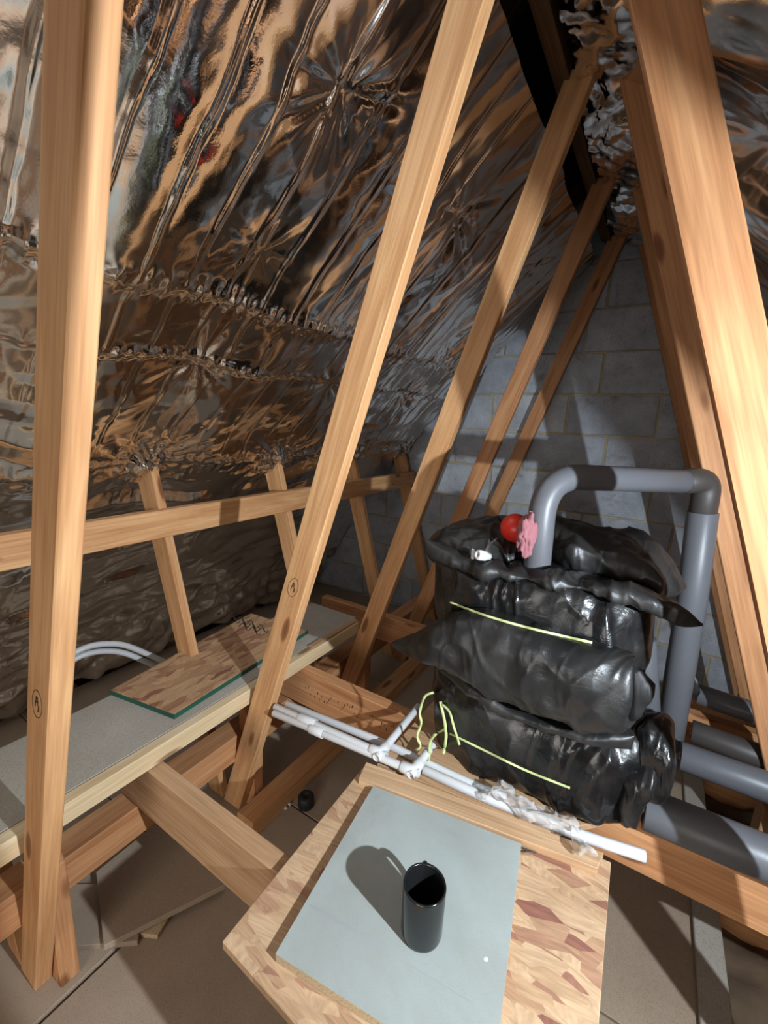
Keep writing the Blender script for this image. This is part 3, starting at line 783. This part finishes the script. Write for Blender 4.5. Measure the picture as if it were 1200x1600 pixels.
# solid core
box('tank_body', (-.44, 1.02, -.912), (.05, 1.55, -.42), SACKM, tank, bevel=.04)
sack('lower_jacket', [(652, 1040), (760, 1085), (880, 1130), (985, 1165), (1035, 1190)], [(664, 1190), (722, 1226), (830, 1272), (935, 1313), (1000, 1296)], .975, 1.115, .14, 11, SACK, (.35, .4), .012, exp=.55)
sack('upper_jacket', [(655, 868), (760, 885), (860, 905), (960, 930), (1028, 950)], [(655, 985), (720, 1010), (880, 1050), (980, 1075), (1015, 1065)], .975, 1.12, .15, 21, SACK, (.35, .4), .011, exp=.5)
sack('middle_sack', [(596, 1017), (640, 1000), (700, 972), (770, 976), (860, 1006), (940, 1028), (990, 1046)], [(598, 1023), (655, 1046), (705, 1062), (765, 1104), (850, 1135), (920, 1160), (978, 1162)], .89, .945, .070, 31, SACKM, (.9, .12), .011, creases=.8)
sack('fold_flap', [(668, 1035), (720, 1062), (790, 1108), (880, 1140), (990, 1168)], [(668, 1050), (715, 1085), (790, 1128), (880, 1162), (985, 1190)], .925, .965, .035, 36, SACKM, (.8, .8), .006)
sack('top_hem', [(656, 846), (720, 876), (790, 892), (900, 908), (1010, 930), (1070, 955), (1101, 983)], [(656, 868), (720, 896), (800, 910), (900, 930), (1000, 956), (1060, 988), (1101, 988)], .975, 1.005, .033, 41, SACKM, (.6, .9), .013)
sack('top_sack', [(656, 846), (700, 828), (755, 822), (800, 838), (838, 862)], [(656, 872), (720, 890), (780, 896), (815, 896), (842, 894)], 1.10, 1.20, .15, 51, SACKM, (.5, .5), .012)
sack('top_sack', [(846, 818), (872, 830), (945, 850), (1008, 862), (1045, 905), (1076, 938)], [(846, 890), (900, 908), (960, 926), (1010, 938), (1050, 946), (1078, 944)], 1.10, 1.22, .14, 61, SACKM, (.5, .9), .012)
sack('side_bunch', [(985, 1160), (1012, 1142), (1038, 1150), (1056, 1172)], [(985, 1215), (1005, 1240), (1030, 1256), (1052, 1214)], 1.02, 1.06, .055, 71, SACK, (.7, .7), .014, n=90, m=64)
sack('side_bunch', [(960, 1215), (990, 1205), (1020, 1210), (1030, 1225)], [(955, 1300), (985, 1312), (1006, 1270), (1028, 1240)], .985, 1.04, .06, 76, SACK, (.7, .7), .013, n=90, m=64)
sack('torn_flap', [(978, 1048), (998, 1050), (1012, 1068), (1024, 1080)], [(978, 1138), (996, 1136), (1010, 1116), (1022, 1098)], 1.02, 1.05, .02, 81, BLACKP, (.7, .9), .006, n=50, m=32)

from mathutils.bvhtree import BVHTree
BV = BVHTree.FromPolygons(TANK_BVH_V, TANK_BVH_F)
def on_tank(px, py, lift=.004, fallback=.94):
    d = ray(px, py).normalized(); h = BV.ray_cast(Vector((0, 0, 0)), d)
    p = h[0] if h[0] is not None else onY(px, py, fallback)
    return p - d * lift
def ribbon(name, pts, w, parent, mat, twist=0.0, thick=.0012):
    P = [Vector(p) for p in pts]; V, Fq = [], []
    for i, p in enumerate(P):
        t = (P[min(i + 1, len(P) - 1)] - P[max(i - 1, 0)]).normalized()
        v = (-p).normalized(); s = t.cross(v).normalized()
        a = twist * math.sin(i * .7); s = (s * math.cos(a) + v * math.sin(a)); nrm = t.cross(s).normalized()
        for k1, k2 in ((-1, -1), (1, -1), (1, 1), (-1, 1)): V.append(p + s * (w * k1) + nrm * (thick * k2))
    n = len(P)
    for i in range(n - 1):
        for k in range(4): Fq.append((4 * i + k, 4 * i + (k + 1) % 4, 4 * i + 4 + (k + 1) % 4, 4 * i + 4 + k))
    Fq.append((0, 3, 2, 1)); Fq.append((4 * n - 4, 4 * n - 3, 4 * n - 2, 4 * n - 1))
    c = P[0]
    return link_mesh(name, np_mesh(name, [tuple(v - c) for v in V], Fq), mat, parent, c)
def pl(pts, n):
    q = resample(pts, n); return [tuple(p) for p in q]
ribbon('twine', [on_tank(*p) for p in pl([(703, 941), (760, 962), (830, 982), (925, 1004)], 30)], .0026, tank, TWINE)['label'] = 'pale green twine tied across the upper jacket'
tw = ribbon('twine', [on_tank(*p) for p in pl([(703, 1146), (760, 1174), (820, 1203), (890, 1231)], 30)], .0026, tank, TWINE); tw['label'] = 'pale green twine tied across the lower jacket'
ribbon('twine_end', [on_tank(*p, .008) for p in pl([(678, 1082), (664, 1088), (656, 1112), (658, 1130), (652, 1150), (657, 1166), (650, 1172)], 28)], .0035, tw, TWINE, .9)
ribbon('twine_end', [on_tank(*p, .012) for p in pl([(688, 1096), (694, 1122), (697, 1150), (693, 1178)], 20)], .0040, tw, TWINE, .3)
ribbon('twine_end', [on_tank(*p, .010) for p in pl([(690, 1100), (702, 1112), (709, 1135), (718, 1164)], 20)], .0030, tw, TWINE, .5)
ribbon('twine_end', [on_tank(*p, .010) for p in pl([(694, 1140), (680, 1148), (672, 1160), (671, 1180), (668, 1192)], 20)], .0036, tw, TWINE, .7)

# ---- float ball, its arm and valve lying on the tank top
ball = empty('float_valve', (-.31, 1.17, -.33), 'red ball float with wire arm and white valve on the tank top', 'float valve')
bc = onY(805, 825, 1.09); RB = .037
lathe('float_ball', [(max(.0004, RB * math.sin(math.pi * i / 22)) * (1.012 if i == 11 else 1), -RB * math.cos(math.pi * i / 22)) for i in range(23)], REDB, bc, ball, 40)
vc = onY(754, 868, .985)
tube('float_arm', [bc + Vector((0, -.03, -.012)), onY(800, 834, 1.10), onY(778, 840, 1.06), onY(762, 852, 1.01), vc], .0022, NAILM, ball, 8)
vr = Matrix.Rotation(math.radians(75), 3, 'X') @ Matrix.Rotation(math.radians(0), 3, 'Y')
vr = Matrix.Rotation(math.radians(-25), 3, 'Z') @ vr
lathe('valve_body', [(.004, -.004), (.004, .018), (.009, .019), (.012, .017), (.013, .010), (.0125, -.008), (.010, -.010), (.010, -.022), (.001, -.022)], WHITEP, vc, ball, 20, vr)
bx_ = onY(739, 866, .985); b_ = box('valve_lever', bx_ - Vector((.004, .003, .012)), bx_ + Vector((.004, .003, .014)), WHITEP, ball, bevel=.0015)

# pink wool tuft beside the pipe
wc = onY(823, 836, 1.02)
V = []; nU, nV = 48, 32; Fq = []
for i in range(nV + 1):
    for j in range(nU):
        a, b = math.pi * i / nV, 2 * math.pi * j / nU; V.append((math.sin(a) * math.cos(b), math.sin(a) * math.sin(b), math.cos(a)))
V = np.array(V); dd = 1 + .28 * vnoise(V[:, 0] * 2.5, V[:, 1] * 2.5, V[:, 2] * 2.5, 5) + .16 * vnoise(V[:, 0] * 7, V[:, 1] * 7, V[:, 2] * 7, 6)
V = V * dd[:, None] * np.array([.019, .022, .050])
for i in range(nV):
    for j in range(nU): Fq.append((i * nU + j, i * nU + (j + 1) % nU, (i + 1) * nU + (j + 1) % nU, (i + 1) * nU + j))
o = link_mesh('wool_tuft', np_mesh('wool_tuft', V, Fq), PINK, None, wc); tag(o, 'tuft of pink insulation wool between red ball and lagged pipe', 'insulation')

# ================================================================ GREY LAGGED PIPES
def lagged(pts, r, label, fil=.10, mat=LAG, core=True):
    e = empty('lagged_pipe', pts[0], label, 'pipe', 'grey lagged pipes')
    P = fillet(pts, fil, 9)
    lg = tube('lagging', P, r, mat, e, 28, hollow=.012)
    if core:
        for a, b in ((P[0], P[1]), (P[-1], P[-2])):
            d = (Vector(b) - Vector(a)).normalized()
            tube('copper_core', [Vector(a) - d * .002, Vector(a) + d * .045], .0105, COPPER, lg, 14)
    return e
PA = onY(838, 900, 1.055); PB = onY(852, 744, 1.07); PC = onY(1068, 752, 1.40)
VB = onZ(1046, 1152, -.90); VT = onY(1106, 750, VB.y)
loop = lagged([PA + Vector((0, 0, -.03)), PB, PC], .0315, 'long lagged pipe looping from the tank top down to the joists beside it', .10)
tube('elbow_lagging', fillet([PC, VT, VT + (onY(1098, 800, VB.y) - VT)], .06, 8), .0335, LAGD, loop, 28, hollow=.012)
tube('lagging', [onY(1098, 800, VB.y), onY(1082, 930, VB.y), Vector((VB.x, VB.y, -.925))], .0375, LAG, loop, 28, hollow=.012)
sp0 = onY(1012, 1030, 1.40); sp1 = onY(1020, 1132, 1.40)
lagged([sp0 + Vector((-.02, 0, .06)), sp1 + Vector((-.012, 0, 0))], .034, 'short lagged stub hanging between the tank side and the looping pipe')
def flat(px0, py0, px1, py1, z, r, label, x_end=1.2, mat=LAG):
    a, b = onZ(px0, py0, z), onZ(px1, py1, z); d = (b - a).normalized()
    return lagged([a, b, a + d * ((x_end - a.x) / d.x)], r, label, .02, mat)
flat(1006, 1262, 1200, 1342, -.882, .047, 'fat lagged pipe lying along the ink-marked joist')
flat(1062, 1180, 1200, 1230, -.890, .039, 'lagged pipe with open end facing the foot of the looping pipe')
flat(1080, 1142, 1188, 1182, -.895, .034, 'brown-black lagged pipe between the two paler ones', 1.2, LAGD)
flat(1090, 1084, 1178, 1114, -.862, .034, 'thin lagged pipe nearest the block gable on the rear joist')
sc_ = onZ(1070, 1100, -.88)
sack('side_bunch', [(1072, 1052), (1085, 1050), (1092, 1065)], [(1072, 1090), (1085, 1092), (1094, 1080)], 1.66, 1.68, .03, 91, SACK, (.8, .8), .006, n=40, m=28)

# ================================================================ WHITE OVERFLOW PIPES
ZP = -.9005
def P3(px, py, z=ZP): return onZ(px, py, z)
def wpipe(label, pts, couplers=(), elbow=None, fil=.016, r=.0108):
    e = empty('overflow_pipe', pts[0], label, 'pipe', 'white plastic overflow pipes')
    P = fillet(pts, fil, 6)
    pp = tube('pipe', P, r, WHITEP, e, 18, hollow=.008)
    for (a, b) in couplers: tube('coupler', [a, b], r + .0035, WHITEP, pp, 18, hollow=r)
    if elbow:
        i, L = elbow; a, b, c = Vector(pts[i - 1]), Vector(pts[i]), Vector(pts[i + 1])
        tube('elbow', fillet([b + (a - b).normalized() * L, b, b + (c - b).normalized() * L], .014, 6), r + .0036, WHITEP, pp, 18, hollow=r)
    return e
pa = [P3(448, 1100), P3(600, 1161), Vector((-.30, .938, ZP)), Vector((-.19, .946, ZP))]
wpipe('white pipe lying nearest the ink-marked joist, plain along its length', pa, fil=.05)
pb = [P3(430, 1104, -.893), P3(594, 1177, -.877), P3(654, 1104, -.868)]
wpipe('white pipe with an elbow turning between joist and tank, sleeved near its start', pb, [(pb[0].lerp(pb[1], .26), pb[0].lerp(pb[1], .42))], (1, .030))
pc = [P3(428, 1114), P3(646, 1205, -.879), P3(676, 1164, -.868)]
wpipe('white pipe whose elbow turns up beside the green twine ends', pc, [(pc[0].lerp(pc[1], .30), pc[0].lerp(pc[1], .40))], (1, .034))
pd = [P3(662, 1203), P3(760, 1247), P3(900, 1303), P3(1008, 1338)]
wpipe('white pipe passing under the crumpled clear wrap past the batten end', pd, fil=.05, r=.0125)

# ---- crumpled clear polythene draped over them
top = resample([(748, 1232), (790, 1222), (812, 1240), (850, 1262), (890, 1278), (925, 1318), (934, 1336)], 90)
bot = resample([(758, 1246), (800, 1262), (826, 1280), (860, 1296), (892, 1302), (902, 1334), (930, 1340)], 90)
V, Fq = [], []
nr = 26
for i in range(90):
    for j in range(nr):
        f = j / (nr - 1); p = top[i] * (1 - f) + bot[i] * f
        h = .012 + .030 * math.sin(math.pi * f) * min(1, i / 8, (89 - i) / 6 + .15)
        q = onZ(p[0], p[1], -.892 + h); V.append(q[:])
V = np.array(V); w = vnoise(V[:, 0] * 25, V[:, 1] * 25, None, 3)
V[:, 2] += .012 * ridged(V[:, 0] * 38 + w, V[:, 1] * 38, None, 4) - .002; V[:, 0] += .006 * vnoise(V[:, 0] * 60, V[:, 1] * 60, None, 7); V[:, 1] += .008 * vnoise(V[:, 0] * 50, V[:, 1] * 50, None, 8)
V[:, 2] = np.maximum(V[:, 2], -.8905)
for i in range(89):
    for j in range(nr - 1): Fq.append((i * nr + j, i * nr + j + 1, (i + 1) * nr + j + 1, (i + 1) * nr + j))
o = link_mesh('plastic_wrap', np_mesh('plastic_wrap', V, Fq), CLEAR); tag(o, 'crumpled clear polythene wrap draped over the white pipes', 'plastic wrap')

# ================================================================ OPEN BAY ON THE RIGHT
c0 = onZ(1190, 1270, -1.15)
o = box('timber_offcut', (.42, 1.52, -1.30), (.56, 1.60, -1.06), SAWN, None, (0, 0, 1)); tag(o, 'pale upright timber offcut under the lagged pipes', 'offcut')
o = box('timber_offcut', (.42, 1.46, -1.425), (.60, 1.52, -1.36), PINE2, None); tag(o, 'dark timber offcut lying in the open joist bay', 'offcut')
# insulation lying in the bay
nx_, ny_ = 60, 160
gx, gy = np.meshgrid(np.linspace(.36, 1.7, nx_), np.linspace(-.6, 2.7, ny_), indexing='ij')
gz = -1.46 + .03 * vnoise(gx * 7, gy * 7, None, 2) + .02 * vnoise(gx * 18, gy * 18, None, 3)
V = np.stack([gx, gy, gz], -1).reshape(-1, 3); i = np.arange(nx_ * ny_).reshape(nx_, ny_)
o = link_mesh('loose_insulation', np_mesh('loose_insulation', V, np.stack([i[:-1, :-1], i[1:, :-1], i[1:, 1:], i[:-1, 1:]], -1).reshape(-1, 4)), WOOL)
tag(o, 'dusty brown loose insulation in the open joist bay', 'insulation'); o['kind'] = 'stuff'

# ================================================================ ADDED WORK LIGHT (unseen, made up to light the loft)
wl = empty('added_work_light', ADDED_LAMP, 'made-up LED work light, its visor shaped to cut off the upper beam', 'lamp')
ax = (Vector((-0.75, 1.0, -0.30)) - ADDED_LAMP).normalized(); Rw = frame(ax, (0, 0, 1))
bx = box('housing', (-.05, -.05, -.05), (-.01, .05, .05), BLACKP, None); bx.parent = wl; bx.matrix_basis = Rw.to_4x4() @ Matrix.Translation((-.045, 0, 0))
p1, p2 = Vector((-.44, 1.444, .68)), Vector((-.24, 2.72, -.04))
d1, d2 = (p1 - ADDED_LAMP).normalized(), (p2 - ADDED_LAMP).normalized(); up = d2.cross(d1).normalized() * 1.0
if up.z < 0: up = -up
dm = (d1 + d2).normalized(); sd = (d1 - d2).normalized()
e1, e2 = ADDED_LAMP + dm * .26 + sd * .22, ADDED_LAMP + dm * .26 - sd * .20
b1, b2 = ADDED_LAMP - dm * .03 + up * .035 + sd * .14, ADDED_LAMP - dm * .03 + up * .035 - sd * .14
prism('visor', [e1, e2, b2, b1], up * .003, dm, BLACKP, wl, 0)  # plate added to block the beam above a sloping shadow edge
